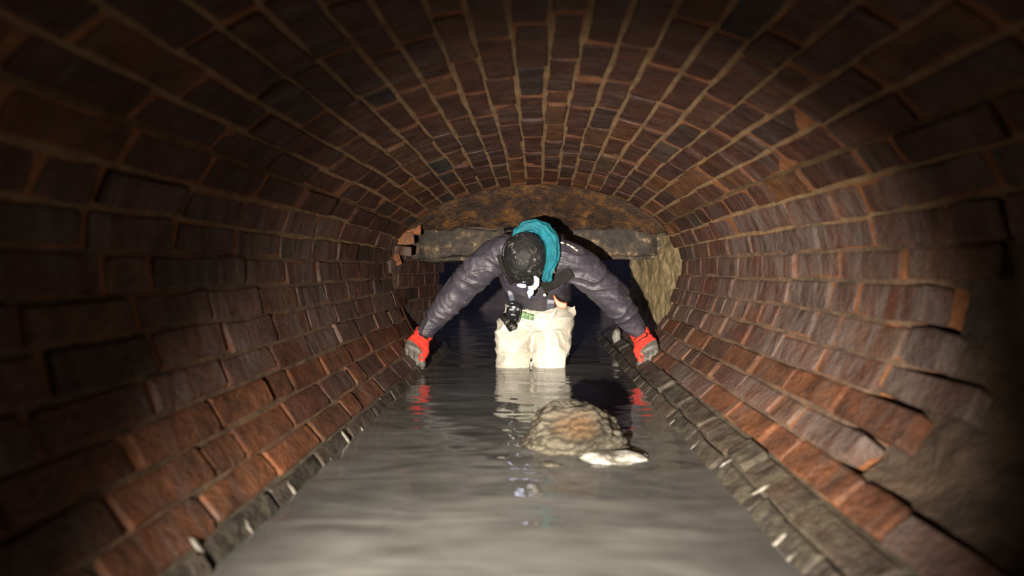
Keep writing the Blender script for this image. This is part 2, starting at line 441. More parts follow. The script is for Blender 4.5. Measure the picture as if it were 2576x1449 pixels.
# lime runs at the joints of the lowest courses, where they shine white in the photo
def blob(name, mat, c, sx, sy, sz, rot, seed, amp=0.25, fr=18, parent=None, sub=3):
    bm = bmesh.new(); bmesh.ops.create_icosphere(bm, subdivisions=sub, radius=1.0)
    for v in bm.verts:
        d = 1 + amp * fbm(v.co, 1.7, 3, seed)
        v.co = Vector((v.co.x * sx, v.co.y * sy, v.co.z * sz)) * d
    me = bpy.data.meshes.new(name); bm.to_mesh(me); bm.free()
    o = mk(name, me, mat, parent); o.matrix_world = Matrix.Translation(c) @ rot
    return o
def lump(side, px, py, sc=1.0):
    # on the wall: intersect the view ray with the section
    d = U(px, py, 1.0); best = None
    for u in np.linspace(UL - 0.05, UL + 0.5, 120) if side == 'l' else np.linspace(UR - 0.5, UR + 0.05, 120):
        x, z = prof(u); 
        if z > -0.02: continue
        e = abs(x / z - d.x / d.z)
        if best is None or e < best[0]: best = (e, u, z / d.z)
    _, u, Y = best
    P = surf(u, Y, 0.0); tu = (surf(u + 0.02, Y) - surf(u - 0.02, Y)).normalized()
    nin = tu.cross(Vector((0, 1, 0)))
    if nin.dot(-P) < 0: nin = -nin
    blob('lime_run', 'lime', P, 0.024 * sc, 0.0065 * sc, 0.0040, orient(nin, tu), px * 0.01, 0.35, parent=shells['wall_left' if side == 'l' else 'wall_right'], sub=2)
for px, py, sc in ((628, 1330, 1.0), (735, 1232, 1.0), (495, 1375, 1.0), (872, 1100, 1.0), (838, 1168, .8), (915, 1088, .9), (960, 1010, .6)):
    lump('l', px, py, sc)
for px, py, sc in ((1985, 1405, 1.0), (1955, 1362, 1.0), (1915, 1232, 1.0), (1745, 1120, .9), (1825, 1165, .9), (1690, 1065, .8)):
    lump('r', px, py, sc)

# ------------------------------------------------------------------ end of the brick vault: wet headwall, lintel, jambs, chamber
LZ = 0.235                                            # top of the lintel
uA, uB = UL + 9.6 * PITCH, UR - 9.0 * PITCH
def headwall(a, b):
    top = surf(uA + (uB - uA) * a, YF - 0.05, -0.004)
    bot = Vector((-0.80 + 1.58 * a, 3.40, LZ + 0.005))
    if top.z < LZ: top.z = max(top.z, LZ - 0.02)
    bl = b ** 0.8
    p_ = top.lerp(bot, bl)
    p_.z += -0.03 * math.sin(math.pi * b)
    k = math.sin(math.pi * min(1, b * 1.6 + 0.05) / 2)
    d = (fbm(p_, 6, 4) * 0.034 + fbm(p_, 24, 4, 4) * 0.018) * k
    p_.y -= d; p_.z -= d * 0.7
    return p_
headw = grid('wall_end', headwall, 230, 70, 'flow')
tag(headw, 'wet orange-brown rubble headwall sloping down from the vault to the lintel', 'wall', 'structure')

def rough_box(name, x0, x1, y0, y1, z0, z1, mat, parent, amp, fr, seed=0, cuts=14, round_=0.02, warp=None):
    bm = bmesh.new(); bmesh.ops.create_cube(bm, size=1.0)
    bmesh.ops.bevel(bm, geom=list(bm.edges), offset=0.10, segments=2, affect='EDGES')
    bmesh.ops.subdivide_edges(bm, edges=list(bm.edges), cuts=cuts // 3, use_grid_fill=True)
    for v in bm.verts:
        c = v.co.copy()
        v.co = Vector((x0 + (c.x + .5) * (x1 - x0), y0 + (c.y + .5) * (y1 - y0), z0 + (c.z + .5) * (z1 - z0)))
    bm.normal_update()
    for v in bm.verts:
        v.co += v.normal * (fbm(v.co, fr, 4, seed) * amp)
        if warp: v.co = warp(v.co)
    me = bpy.data.meshes.new(name); bm.to_mesh(me); bm.free()
    return mk(name, me, mat, parent)
def lw(co):
    co.z += 0.012 * math.sin(co.x * 9) - (0.012 if co.x > 0.2 else 0); return co
lint = rough_box('lintel_stone', -0.745, -0.13, 3.33, 3.75, 0.050, LZ + 0.012, 'stone', headw, 0.03, 7, 2, 27)
lint['label'] = 'dark mottled stone lintel slab'
lint2 = rough_box('lintel_stone', -0.14, 0.80, 3.40, 3.80, 0.06, LZ + 0.022, 'stone', headw, 0.022, 6, 7, 18)
lint2['label'] = 'brown lintel stone behind the bent back'

# left jamb: flat brick wall going back under the lintel
jamb = grid('wall_left_passage', lambda a, b: Vector((-0.775 + 0.085 * a, 3.02 + 0.95 * a, -0.70 + 1.0 * b)), 8, 8, 'mortar_dark')
tag(jamb, 'flat brick side of the passage under the left end of the lintel', 'wall', 'structure')
for r_ in range(9):
    z = -0.47 + r_ * 0.0795
    y = 3.10 + (0.0 if r_ % 2 else -0.12)
    while y < 3.85:
        hd = R.random() < 0.3; L = BH if hd else BL
        a = (y + L / 2 - 3.02) / 0.95
        P = Vector((-0.775 + 0.085 * a + 0.008 + R.gauss(0, 0.003), y + L / 2, z))
        if y + L / 2 < 3.06: y += L + 0.01; continue
        place_brick(jamb, 'brick_side', 'h' if hd else 's', P, Vector((0, 0, 1)), Vector((0.09, 1, 0)), Vector((1, -0.09, 0)))
        y += L + 0.010
# broken orange bricks where the vault was cut for the lintel
for px, py, Y, sx_, sy_, tl, mname in ((1036, 575, 3.13, 0.85, 0.95, 0.05, 'brick_orange'), (1019, 600, 3.10, 0.95, 0.85, -0.08, 'brick_orange'),
                             (1013, 631, 3.08, 0.75, 0.90, 0.06, 'brick_side'), (992, 655, 3.05, 0.9, 0.62, -0.25, 'brick_orange')):
    place_brick(shells['wall_left'], mname, 'h', U(px, py, Y), Vector((tl, 0.0, 1.0)), Vector((1, 0, 0)), Vector((0.40, -0.91, 0.05)), sx_, sy_)

# right jamb: rough cement render
def rj(a, b):
    x = 0.795 - 0.125 * a; y = 3.03 + 0.95 * a; z = -0.47 + 0.66 * b
    p_ = Vector((x, y, z))
    d = fbm(p_, 5, 4, 3) * 0.028 + fbm((p_.x, p_.y, p_.z * 0.4), 22, 3, 8) * 0.010
    ed = min(1, a * 6 + 0.15)
    x_edge = 0.05 * (1 - min(1, a * 4)) * noise.noise(Vector((0, 0, z * 9)))
    return Vector((p_.x - d - 0.012 + 0.02 * (b - .4) ** 2, p_.y + x_edge, p_.z))
rjo = grid('wall_right_passage', rj, 70, 60, 'render')
tag(rjo, 'rough tan cement-rendered side of the passage by the right hand', 'wall', 'structure')
# slope of the right jamb below the render, behind the lowest courses
def rb(a, b):
    Y = YF - 0.1 + 1.35 * a; u = UR + 1.2 * PITCH - (4.2 * PITCH) * b
    return surf(u, Y, 0.016 + 0.004 * noise.noise(Vector((Y * 8, b * 9, 0))))
tag(grid('trim_1', rb, 20, 8, 'mortar_wet'), 'wet ledge bedding under the last right-hand courses', 'ledge', 'structure')
def lb(a, b):
    Y = YF - 0.1 + 0.62 * a; u = UL - 1.2 * PITCH + (4.0 * PITCH) * b
    return surf(u, Y, 0.016 + 0.004 * noise.noise(Vector((Y * 8, b * 9, 4))))
tag(grid('trim_2', lb, 20, 8, 'mortar_wet'), 'wet ledge bedding under the last left-hand courses', 'ledge', 'structure')

# chamber beyond
ch = []
def quad(name, pts, mat, label, n=10, amp=0.03):
    a0, b0, c0, d0 = [Vector(q) for q in pts]
    def f(a, b):
        p_ = a0.lerp(b0, a).lerp(d0.lerp(c0, a), b)
        k = fbm(p_, 2.5, 3) * amp
        return p_ + Vector((k, k, k))
    o = grid(name, f, n, n, mat); tag(o, label, 'wall', 'structure'); return o
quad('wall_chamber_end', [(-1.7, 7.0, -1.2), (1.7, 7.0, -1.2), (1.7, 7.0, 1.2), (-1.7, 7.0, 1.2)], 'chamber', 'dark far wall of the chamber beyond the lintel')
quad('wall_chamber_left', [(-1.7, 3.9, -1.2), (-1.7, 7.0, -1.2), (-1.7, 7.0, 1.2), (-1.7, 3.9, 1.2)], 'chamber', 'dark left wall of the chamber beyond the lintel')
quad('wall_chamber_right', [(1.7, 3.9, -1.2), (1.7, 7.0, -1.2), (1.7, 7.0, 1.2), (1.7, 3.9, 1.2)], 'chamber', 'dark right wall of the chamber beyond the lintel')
quad('back_light_cap', [(-0.95, -1.58, -1.2), (0.95, -1.58, -1.2), (0.95, -1.58, 0.62), (-0.95, -1.58, 0.62)], 'rubble', 'unseen rough cap added behind the viewer to block world light')  # added cap where the tunnel would run on; keeps world light off near bricks

# near right wall: facing gone, rough fill shows
def nf(a, b):
    Y = -0.6 + (EDGE_Y + 0.66) * a; u = UR + 0.3 * PITCH - (9.0 * PITCH) * b
    k = 0.028 + 0.05 * max(0, 1 - a * 1.0) * 0.6
    p_ = surf(u, Y, 0.0)
    d = fbm(p_, 6, 4, 11) * 0.022 + fbm(p_, 20, 3, 2) * 0.006
    return surf(u, Y, k - d)
nfo = grid('rubble_fill', nf, 90, 60, 'rubble', shells['wall_right'])
nfo['label'] = 'rough brown rubble where the brick facing has fallen away'

# ------------------------------------------------------------------ water
def wz(x, y):
    r2 = (x - 0.09) ** 2 + (y - 1.62) ** 2
    v = 0.0022 * noise.noise(Vector((x * 5, y * 8, 1))) + 0.0010 * noise.noise(Vector((x * 13, y * 24, 4)))
    near = max(0.0, min(1.0, (2.6 - y) / 1.2))
    wake = 0.006 * math.exp(-r2 / 0.08) * noise.noise(Vector((x * 16, y * 34, 2)))
    return WATER_Z + v * (0.15 + 0.85 * near) + wake
def wat(a, b):
    y = -1.5 + 8.6 * (b ** 1.25 if b > 0 else 0)
    if y < 3.02:
        xl, xr = -0.585, 0.475
    else:
        k = min(1, (y - 3.02) / 0.4); xl, xr = -0.585 - 1.2 * max(0, min(1, (y - 3.9) / 0.1)), 0.50 + 1.2 * max(0, min(1, (y - 4.3) / 0.1))
    x = xl + (xr - xl) * a
    return Vector((x, y, wz(x, y)))
wo = grid('water', wat, 110, 620, 'water')
tag(wo, 'murky grey-brown water filling the sewer channel', 'water', 'stuff')

# ------------------------------------------------------------------ rocks
def rock(name, c, sx, sy, sz, seed, mat, label, cat, strata=0.0, sub=6, zc=0.0, amp=0.22):
    bm = bmesh.new(); bmesh.ops.create_icosphere(bm, subdivisions=sub, radius=1.0)
    for v in bm.verts:
        q = v.co.copy()
        d = 1 + amp * fbm(q, 1.3, 4, seed)
        if strata:
            s_ = q.z * 9 + q.x * q.x * 3.2 + q.x * 0.8 + 1.1 * noise.noise(q * 1.5)
            d += strata * (abs((s_ % 1) - 0.5) * 2 - 0.5) * max(0.0, min(1, 1.15 - q.z * 0.9))
        d += 0.018 * fbm(q, 7, 3, seed + 3)
        co = Vector((q.x * sx, q.y * sy, q.z * sz)) * d
        if co.z < 0: co.z *= 3.2; co.x *= 1.0 + 0.1 * min(1, -co.z * 4); 
        if c.z + co.z < -1.10: co.z = -1.10 - c.z
        v.co = co
    me = bpy.data.meshes.new(name); bm.to_mesh(me); bm.free()
    o = mk(name, me, mat); o.location = c
    return tag(o, label, cat)
YR = 1.64
c = U(1440, 1135, YR)
rock('rock', Vector((c.x, YR, WATER_Z - 0.045)), 0.160, 0.12, 0.175, 2.0, 'rock', 'layered tan and grey rock with an orange patch rising from the water', 'rock', 0.075, 6, 0.0, 0.13)
c = U(1545, 1155, 1.52)
rock('stone', Vector((c.x, 1.52, WATER_Z - 0.012)), 0.105, 0.05, 0.030, 5.0, 'pale', 'low whitish wet stone just breaking the water before the tan rock', 'stone', 0.0, 4)
c = U(1385, 1172, 1.47)
rock('stone', Vector((c.x, 1.47, WATER_Z - 0.014)), 0.045, 0.022, 0.018, 9.0, 'rock', 'small tan stone barely breaking the surface left of the whitish one', 'stone', 0.0, 3)
c = U(1555, 845, 3.55)
o = blob('stone', 'pale', surf(UR - 1.3 * PITCH, 3.6, -0.03), 0.030, 0.03, 0.05, Matrix.Identity(4), 3.0)
tag(o, 'pale stone chip on the ledge below the right forearm', 'stone')

# ------------------------------------------------------------------ person
def ring_tube(bm, pts, rads, n=18, xaxis=None):
    """closed tube through pts; rads = r or (rx, ry); xaxis = direction of rx"""
    P = [Vector(q) for q in pts]; rings = []
    up = None
    for i, q in enumerate(P):
        a = (P[min(i + 1, len(P) - 1)] - P[max(i - 1, 0)]).normalized()
        if xaxis is not None: X = Vector(xaxis)
        else: X = up if up is not None else (Vector((0, 0, 1)) if abs(a.z) < 0.9 else Vector((1, 0, 0)))
        X = (X - a * X.dot(a)).normalized(); up = X; Yv = a.cross(X)
        r = rads[i]; rx, ry = r if isinstance(r, tuple) else (r, r)
        rings.append([bm.verts.new(q + X * (math.cos(2 * math.pi * k / n) * rx) + Yv * (math.sin(2 * math.pi * k / n) * ry)) for k in range(n)])
    # rounded caps
    def cap(ringv, q, a, r, flip):
        m = r if not isinstance(r, tuple) else min(r)
        ctr = bm.verts.new(q + a * m * 0.55)
        mid = [bm.verts.new(q + (v.co - q) * 0.72 + a * m * 0.38) for v in ringv]
        for k in range(n):
            k2 = (k + 1) % n
            f1 = (ringv[k], ringv[k2], mid[k2], mid[k]); f2 = (mid[k], mid[k2], ctr)
            bm.faces.new(f1 if not flip else f1[::-1]); bm.faces.new(f2 if not flip else f2[::-1])
    for A, B in zip(rings[:-1], rings[1:]):
        for k in range(n):
            k2 = (k + 1) % n; bm.faces.new((A[k], A[k2], B[k2], B[k]))
    cap(rings[-1], P[-1], (P[-1] - P[-2]).normalized(), rads[-1], False)
    cap(rings[0], P[0], (P[0] - P[1]).normalized(), rads[0], True)

def ellipsoid(bm, c, ax, rad, sub=3):
    r = bmesh.ops.create_icosphere(bm, subdivisions=sub, radius=1.0)
    m = Matrix([ax[0], ax[1], ax[2]]).transposed()
    for v in r['verts']:
        v.co = Vector(c) + m @ Vector((v.co.x * rad[0], v.co.y * rad[1], v.co.z * rad[2]))

def organic(name, bm, mats, parent, voxel=0.007, smooth=6, disp=None, pick=None, label=None):
    me = bpy.data.meshes.new(name + '_src'); bm.to_mesh(me); bm.free()
    ob = bpy.data.objects.new('tmp', me); COL.objects.link(ob)
    md = ob.modifiers.new('r', 'REMESH'); md.mode = 'VOXEL'; md.voxel_size = voxel; md.use_smooth_shade = True
    if smooth:
        sm = ob.modifiers.new('s', 'SMOOTH'); sm.iterations = smooth; sm.factor = 0.5
    dg = bpy.context.evaluated_depsgraph_get(); dg.update()
    res = bpy.data.meshes.new_from_object(ob.evaluated_get(dg)); res.name = name
    bpy.data.objects.remove(ob); bpy.data.meshes.remove(me)
    if disp:
        nrm = [v.normal.copy() for v in res.vertices]
        for v, nn in zip(res.vertices, nrm): v.co += nn * disp(v.co, nn)
    res.materials.clear()
    for m_ in mats: res.materials.append(M[m_])
    if pick: res.polygons.foreach_set('material_index', [pick(p_.center) for p_ in res.polygons])
    else: res.polygons.foreach_set('material_index', [0] * len(res.polygons))
    res.update()
    o = mk(name, res, None, parent)
    if label: o['label'] = label
    return o

def pts(l): return [U(a, b, c_) for a, b, c_, *_ in l]
def rad(l): return [q[3] for q in l]

ARM_L = [(1285, 635, 2.74, .095), (1243, 648, 2.76, .093), (1203, 680, 2.78, .088), (1163, 722, 2.81, .079), (1118, 774, 2.83, .068), (1083, 818, 2.84, .056), (1068, 838, 2.84, .045)]
ARM_R = [(1400, 645, 2.74, .095), (1440, 658, 2.76, .096), (1485, 695, 2.78, .090), (1530, 740, 2.81, .081), (1570, 785, 2.84, .070), (1598, 818, 2.86, .057), (1609, 838, 2.86, .045)]
TORSO = [(1357, 752, 3.07, (.166, .110)), (1352, 730, 3.00, (.172, .128)), (1347, 700, 2.91, (.180, .135)), (1343, 660, 2.83, (.185, .125)), (1340, 632, 2.77, (.150, .105)), (1338, 622, 2.73, (.08, .08))]
LEG_L = [(1302, 800, 3.05, .105), (1293, 850, 3.0, .101), (1290, 915, 2.97, .0905)]
LEG_R = [(1397, 800, 3.05, .105), (1388, 850, 3.0, .101), (1381, 915, 2.97, .0895)]
PELV = [(1358, 776, 3.03, (.186, .160)), (1356, 790, 3.05, (.198, .158)), (1350, 812, 3.06, (.200, .150)), (1345, 826, 3.06, (.170, .120))]
def leg_full(L):
    p_ = pts(L); r_ = rad(L); k = p_[-1]
    return p_ + [Vector((k.x, k.y - 0.01, -0.72)), Vector((k.x, k.y + 0.03, -1.02))], r_ + [.085, .060]

HEAD_C = U(1321, 648, 2.66)
HU = Vector((0.02, -0.90, 0.43)).normalized()          # crown of the head
HF = Vector((0.03, -0.43, -0.90)); HF = (HF - HU * HF.dot(HU)).normalized()
HS = HF.cross(HU).normalized()

# hands: frames
class Hand: pass
def hand_frame(wrist, knuckle, thumb_side, back):
    h = Hand(); h.w = wrist; h.d = (knuckle - wrist).normalized(); h.len = (knuckle - wrist).length
    n = Vector(back); n = (n - h.d * n.dot(h.d)).normalized(); h.n = n
    l = h.d.cross(n); h.l = l if l.dot(Vector(thumb_side)) > 0 else -l
    return h
HL = hand_frame(U(1063, 846, 2.835), U(1043, 882, 2.755), (1, 0, -0.3), (0.50, -0.62, 0.6))
HR = hand_frame(U(1613, 846, 2.855), U(1631, 882, 2.775), (-1, 0, -0.3), (-0.50, -0.62, 0.6))
def build_hand(bm, h, g):
    """palm, four unequal fingers bent away from the camera round the brick edge, thumb from the side of the palm; g = extra glove thickness"""
    k = h.w + h.d * h.len
    ring_tube(bm, [h.w - h.d * 0.02, h.w + h.d * 0.02, h.w + h.d * h.len * 0.6, k], [(.038 + g, .028 + g), (.045 + g, .026 + g), (.055 + g, .023 + g), (.053 + g, .020 + g)], 16, h.l)
    h.tips = []
    for i, (off, L) in enumerate(((.040, .074), (.0135, .082), (-.0135, .077), (-.040, .062))):
        b = k + h.l * off - h.d * 0.006
        d1 = (h.d * 0.92 - h.n * 0.10 + h.l * (0.38 + off * 2.0)).normalized()
        d2 = (h.d * 0.62 - h.n * 0.45 + h.l * (0.55 + off)).normalized()
        d3 = (h.d * 0.30 - h.n * 0.95 + h.l * 0.45).normalized()
        q = [b, b + d1 * L * .48, b + d1 * L * .48 + d2 * L * .32, b + d1 * L * .48 + d2 * L * .32 + d3 * L * .22]
        ring_tube(bm, q, [.0118 + g, .0110 + g, .0100 + g, .0085 + g], 10)
        h.tips.append(q[-1])
    b = h.w + h.d * h.len * 0.42 + h.l * 0.030
    q = [b, b + (h.d * 0.75 + h.l * 0.60).normalized() * 0.034, b + (h.d * 0.75 + h.l * 0.60).normalized() * 0.034 + (h.d * 0.98 + h.l * 0.10).normalized() * 0.030,
         b + (h.d * 0.75 + h.l * 0.60).normalized() * 0.034 + (h.d * 0.98 + h.l * 0.10).normalized() * 0.030 + (h.d * 0.95 - h.l * 0.25).normalized() * 0.022]
    ring_tube(bm, q, [.0165 + g, .0140 + g, .0125 + g, .0100 + g], 10)
    h.th = q

# the body itself: one continuous figure
bm = bmesh.new()
ring_tube(bm, pts(TORSO), [(a * .80, b_ * .78) for a, b_ in rad(TORSO)], 24, (1, 0, 0))
for A in (ARM_L, ARM_R): ring_tube(bm, pts(A), [r_ * f_ for r_, f_ in zip(rad(A), (.72, .7, .62, .56, .55, .56, .58))], 16)
for L in (LEG_L, LEG_R):
    p_, r_ = leg_full(L); ring_tube(bm, p_, [q * .72 for q in r_], 18)
    ft = p_[-1]; ring_tube(bm, [ft + Vector((0, .05, -.055)), ft + Vector((0, -.05, -.058)), ft + Vector((0, -.16, -.066))], [(.042, .034), (.046, .032), (.038, .022)], 14, (1, 0, 0))
ring_tube(bm, pts(PELV), [(a * .76, b_ * .74) for a, b_ in rad(PELV)], 24, (1, 0, 0))
ring_tube(bm, [U(1338, 632, 2.78), HEAD_C - HU * 0.05], [.062, .056], 16)
ellipsoid(bm, HEAD_C + HU * 0.02, (HS, HF, HU), (.075, .095, .092), 4)                  # skull
ellipsoid(bm, HEAD_C - HU * 0.065 + HF * 0.030, (HS, HF, HU), (.058, .068, .070), 4)    # jaw
ring_tube(bm, [HEAD_C + HF * .090 - HU * 0.005, HEAD_C + HF * .108 - HU * .038], [.009, .013], 10)      # nose
ring_tube(bm, [HEAD_C + HF * .086 - HU * .075 + HS * .02, HEAD_C + HF * .092 - HU * .075, HEAD_C + HF * .086 - HU * .075 - HS * .02], [.006, .009, .006], 8)  # lips
for s in (-1, 1):
    ellipsoid(bm, HEAD_C + HF * .080 + HS * .031 * s - HU * 0.002, (HS, HF, HU), (.014, .012, .011), 2)  # eyes
    ellipsoid(bm, HEAD_C + HS * .078 * s - HU * 0.02, (HS, HF, HU), (.010, .020, .032), 2)              # ears
for h in (HL, HR): build_hand(bm, h, 0.0)
person = organic('person', bm, ['skin'], None, 0.006, 3)
tag(person, 'person in dark jacket and cream waders bent forward with both hands on the walls', 'person')

# waders
def seg_t(p_, A):
    best = None
    for i in range(len(A) - 1):
        a, b = A[i], A[i + 1]; ab = b - a; t_ = max(0, min(1, (p_ - a).dot(ab) / ab.length_squared)); d_ = (p_ - a - ab * t_).length
        if best is None or d_ < best[0]: best = (d_, i + t_)
    return best
def ridge(v): return 1 - abs(v) * 2.2
bm = bmesh.new()
for L in (LEG_L, LEG_R):
    p_, r_ = leg_full(L); ring_tube(bm, p_, r_, 22)
    ft = p_[-1]; ring_tube(bm, [ft + Vector((0, .06, -.05)), ft + Vector((0, -.05, -.052)), ft + Vector((0, -.18, -.064))], [(.055, .045), (.058, .042), (.048, .030)], 14, (1, 0, 0))
ring_tube(bm, pts(PELV), rad(PELV), 28, (1, 0, 0))
ring_tube(bm, [U(1412, 800, 3.06), U(1438, 782, 3.05), U(1447, 768, 3.05)], [.05, .035, .018], 12)
crot = U(1340, 832, 2.93)
def wdisp(p_, n_):
    q = p_ - crot
    rr = math.hypot(q.x, q.z) + 1e-6; an = math.atan2(q.z, q.x)
    f1 = max(0, ridge(noise.noise(Vector((an * 2.6, rr * 2.4, 1.0))))) ** 3 * 0.010 * max(0, 1 - rr * 2.6)
    f2 = max(0, ridge(noise.noise(Vector((q.x * 3 + q.z * 7, q.z * 6 - q.x * 5, q.y * 2 + 2))))) ** 4 * 0.014
    f3 = max(0, ridge(noise.noise(Vector((q.x * 10 - q.z * 8, q.z * 9 + q.x * 9, q.y * 5 + 3))))) ** 3 * 0.007
    hem = -0.004 if abs(p_.z - (HEMZ + 0.006 * math.sin(p_.x * 30))) < 0.004 else 0.0
    zc = np.interp(p_.x, BX, BZ)
    bib = -0.014 * max(0, min(1, (p_.z - zc) / 0.012)) - 0.006 * math.exp(-((p_.z - zc) / 0.008) ** 2)
    sl = -0.003 * math.exp(-((p_.x - SLX) / 0.014) ** 2) * max(0, min(1, (SLZ - p_.z) / 0.03))
    return f1 + f2 + f3 + hem + bib + sl - 0.0065
HEMZ = U(1300, 884, 2.95).z
_b = [U(a_, b_, 2.92) for a_, b_ in ((1240, 800), (1270, 806), (1300, 815), (1345, 824), (1380, 812), (1410, 800), (1455, 786))]
BX, BZ = [q_.x for q_ in _b], [q_.z for q_ in _b]
SLX, SLZ = U(1337, 855, 2.95).x, U(1337, 852, 2.95).z
waders = organic('waders', bm, ['waders'], person, 0.0055, 5, wdisp, label='cream canvas waders with brown stains')

# jacket
bm = bmesh.new()
ring_tube(bm, pts(TORSO), rad(TORSO), 28, (1, 0, 0))
PL, PR = pts(ARM_L), pts(ARM_R)
ring_tube(bm, PL, rad(ARM_L), 22); ring_tube(bm, PR, rad(ARM_R), 22)
ring_tube(bm, [U(1290, 628, 2.80), U(1345, 618, 2.82), U(1405, 632, 2.80)], [.085, .09, .085], 18)        # upper back and shoulders
def jdisp(p_, n_):
    a, ta = seg_t(p_, PL); b, tb = seg_t(p_, PR)
    if min(a, b) < 0.13:
        A = PL if a < b else PR; tt = ta if a < b else tb
        ax = (A[-1] - A[1]).normalized(); q = p_ - A[1]; s_ = q.dot(ax); r_ = q - ax * s_
        sk = r_.x * 1.6 + r_.z * 1.2
        wq = Vector((noise.noise(p_ * 7), noise.noise(p_ * 7 + Vector((5, 1, 2))), 0)) * 0.065
        s2 = s_ + wq.x; sk += wq.y
        m1 = 0.35 + 0.65 * max(0, min(1, 0.5 + 1.6 * noise.noise(p_ * 6 + Vector((9, 0, 0)))))
        f_ = max(0, ridge(noise.noise(Vector((s2 * 13 + sk * 6 * (1 if a < b else -1), r_.x * 6, r_.z * 6 + r_.y * 5))))) ** 2 * 0.0125 * m1
        f_ += max(0, ridge(noise.noise(Vector((s2 * 26 - sk * 12, r_.x * 9 + 4, r_.z * 9))))) ** 2 * 0.007 * (1.2 - m1)
        f_ += 0.004 * noise.noise(p_ * 18) + 0.002 * noise.noise(p_ * 40)
        f_ -= 0.002
        return f_ - 0.005
    f_ = ridge(noise.noise(Vector((p_.x * 14, p_.y * 5, p_.z * 6)))) * 0.008 + ridge(noise.noise(Vector((p_.x * 9 + p_.z * 22, p_.y * 9, p_.z * 16)))) * 0.004
    return f_ - 0.005
jacket = organic('jacket', bm, ['jacket'], person, 0.0055, 4, jdisp, label='dark purple-grey nylon jacket with crumpled muddy sleeves')

# cuffs of the sleeves are part of the jacket; gloves
for h, side in ((HL, -1), (HR, 1)):
    bm = bmesh.new(); build_hand(bm, h, 0.0035)
    ring_tube(bm, [h.w - h.d * 0.028, h.w + h.d * 0.004], [(.050, .040), (.048, .036)], 16, h.l)
    k = h.w + h.d * h.len
    def pickg(p_, h=h, k=k):
        dth = seg_t(p_, h.th)[0]
        q = p_ - h.w; s_ = q.dot(h.d); la = q.dot(h.l)
        if dth < 0.023 and la > 0.024:
            return 1 if (p_ - h.th[-1]).length < 0.013 else 0
        return 1 if s_ > h.len * 0.86 + la * 0.30 else 0
    def gd(p_, n_): return 0.002 * noise.noise(p_ * 60) + 0.0015 * ridge(noise.noise(p_ * 28))
    g = organic('glove', bm, ['red', 'rubber'], person, 0.0032, 2, gd, pickg, 'bright red glove with grey rubber fingers')
    # dark tab on the back of the hand
    cen = h.w + h.d * 0.022 + h.n * 0.0305
    bm = bmesh.new()
    if side < 0:
        ring_tube(bm, [cen - h.l * 0.022 + h.n * 0.0, cen + h.l * 0.004 + h.n * 0.002, cen + h.l * 0.024 - h.n * 0.001], [(.0075, .004)] * 3, 10, h.d)
    else:
        lp = [cen + h.l * 0.034 - h.d * 0.004 - h.n * .008, cen - h.d * 0.012 - h.n * .001, cen - h.l * 0.028 - h.d * 0.010 - h.n * .006, cen - h.l * 0.034 + h.d * 0.004 - h.n * .008,
              cen - h.l * 0.026 + h.d * 0.016 - h.n * .008, cen + h.d * 0.018 - h.n * .004, cen + h.l * 0.030 + h.d * 0.022 - h.n * .009]
        ring_tube(bm, lp, [(.005, .004)] * len(lp), 10, h.d)
    organic('wrist_tab', bm, ['black'], g, 0.0022, 1, label='dark raised wrist tab')

# cap, scarf
bm = bmesh.new()
ellipsoid(bm, HEAD_C + HU * 0.020, (HS, HF, HU), (.098, .112, .105), 4)
ring_tube(bm, [HEAD_C - HU * 0.03 + HF * 0.004, HEAD_C + HU * 0.012 + HF * 0.006], [(.100, .116), (.101, .116)], 28, HS)
bandc = HEAD_C + HU * 0.034
def cdisp(p_, n_):
    q = p_ - HEAD_C; s_ = q.dot(HU)
    b_ = 0.0035 if s_ < 0.045 and q.dot(HF) > 0.02 else 0.0
    return b_ + 0.004 * noise.noise(p_ * 22) + 0.002 * ridge(noise.noise(p_ * 45))
organic('cap', bm, ['cap'], person, 0.005, 3, cdisp, label='black knitted cap flecked with wet mud')

SC = [(1290, 606, 2.66, (.010, .008)), (1300, 588, 2.67, (.022, .016)), (1318, 573, 2.68, (.030, .024)), (1345, 568, 2.68, (.034, .026)), (1370, 578, 2.67, (.036, .028)), (1386, 602, 2.65, (.037, .028)),
      (1392, 635, 2.63, (.034, .026)), (1388, 662, 2.61, (.028, .022)), (1378, 686, 2.59, (.022, .016)), (1376, 702, 2.58, (.026, .014))]
bm = bmesh.new()
pp = pts(SC)
ring_tube(bm, pp, [r_[0] for r_ in rad(SC)], 20)
def sdisp(p_, n_):
    d_, t_ = seg_t(p_, pp); i = min(int(t_), len(pp) - 2); a = (pp[i + 1] - pp[i]).normalized(); q = p_ - pp[i]; r_ = q - a * q.dot(a)
    an = math.atan2(r_.dot(Vector((0, 1, 0))), r_.dot(a.cross(Vector((0, 1, 0)))))
    return ridge(noise.noise(Vector((math.cos(an) * 1.8 + 4, math.sin(an) * 1.8, t_ * 0.55)))) * 0.007 + 0.003 * noise.noise(p_ * 30) - 0.004
organic('scarf', bm, ['teal'], person, 0.004, 3, sdisp, label='teal scarf bunched behind the head and down one side')

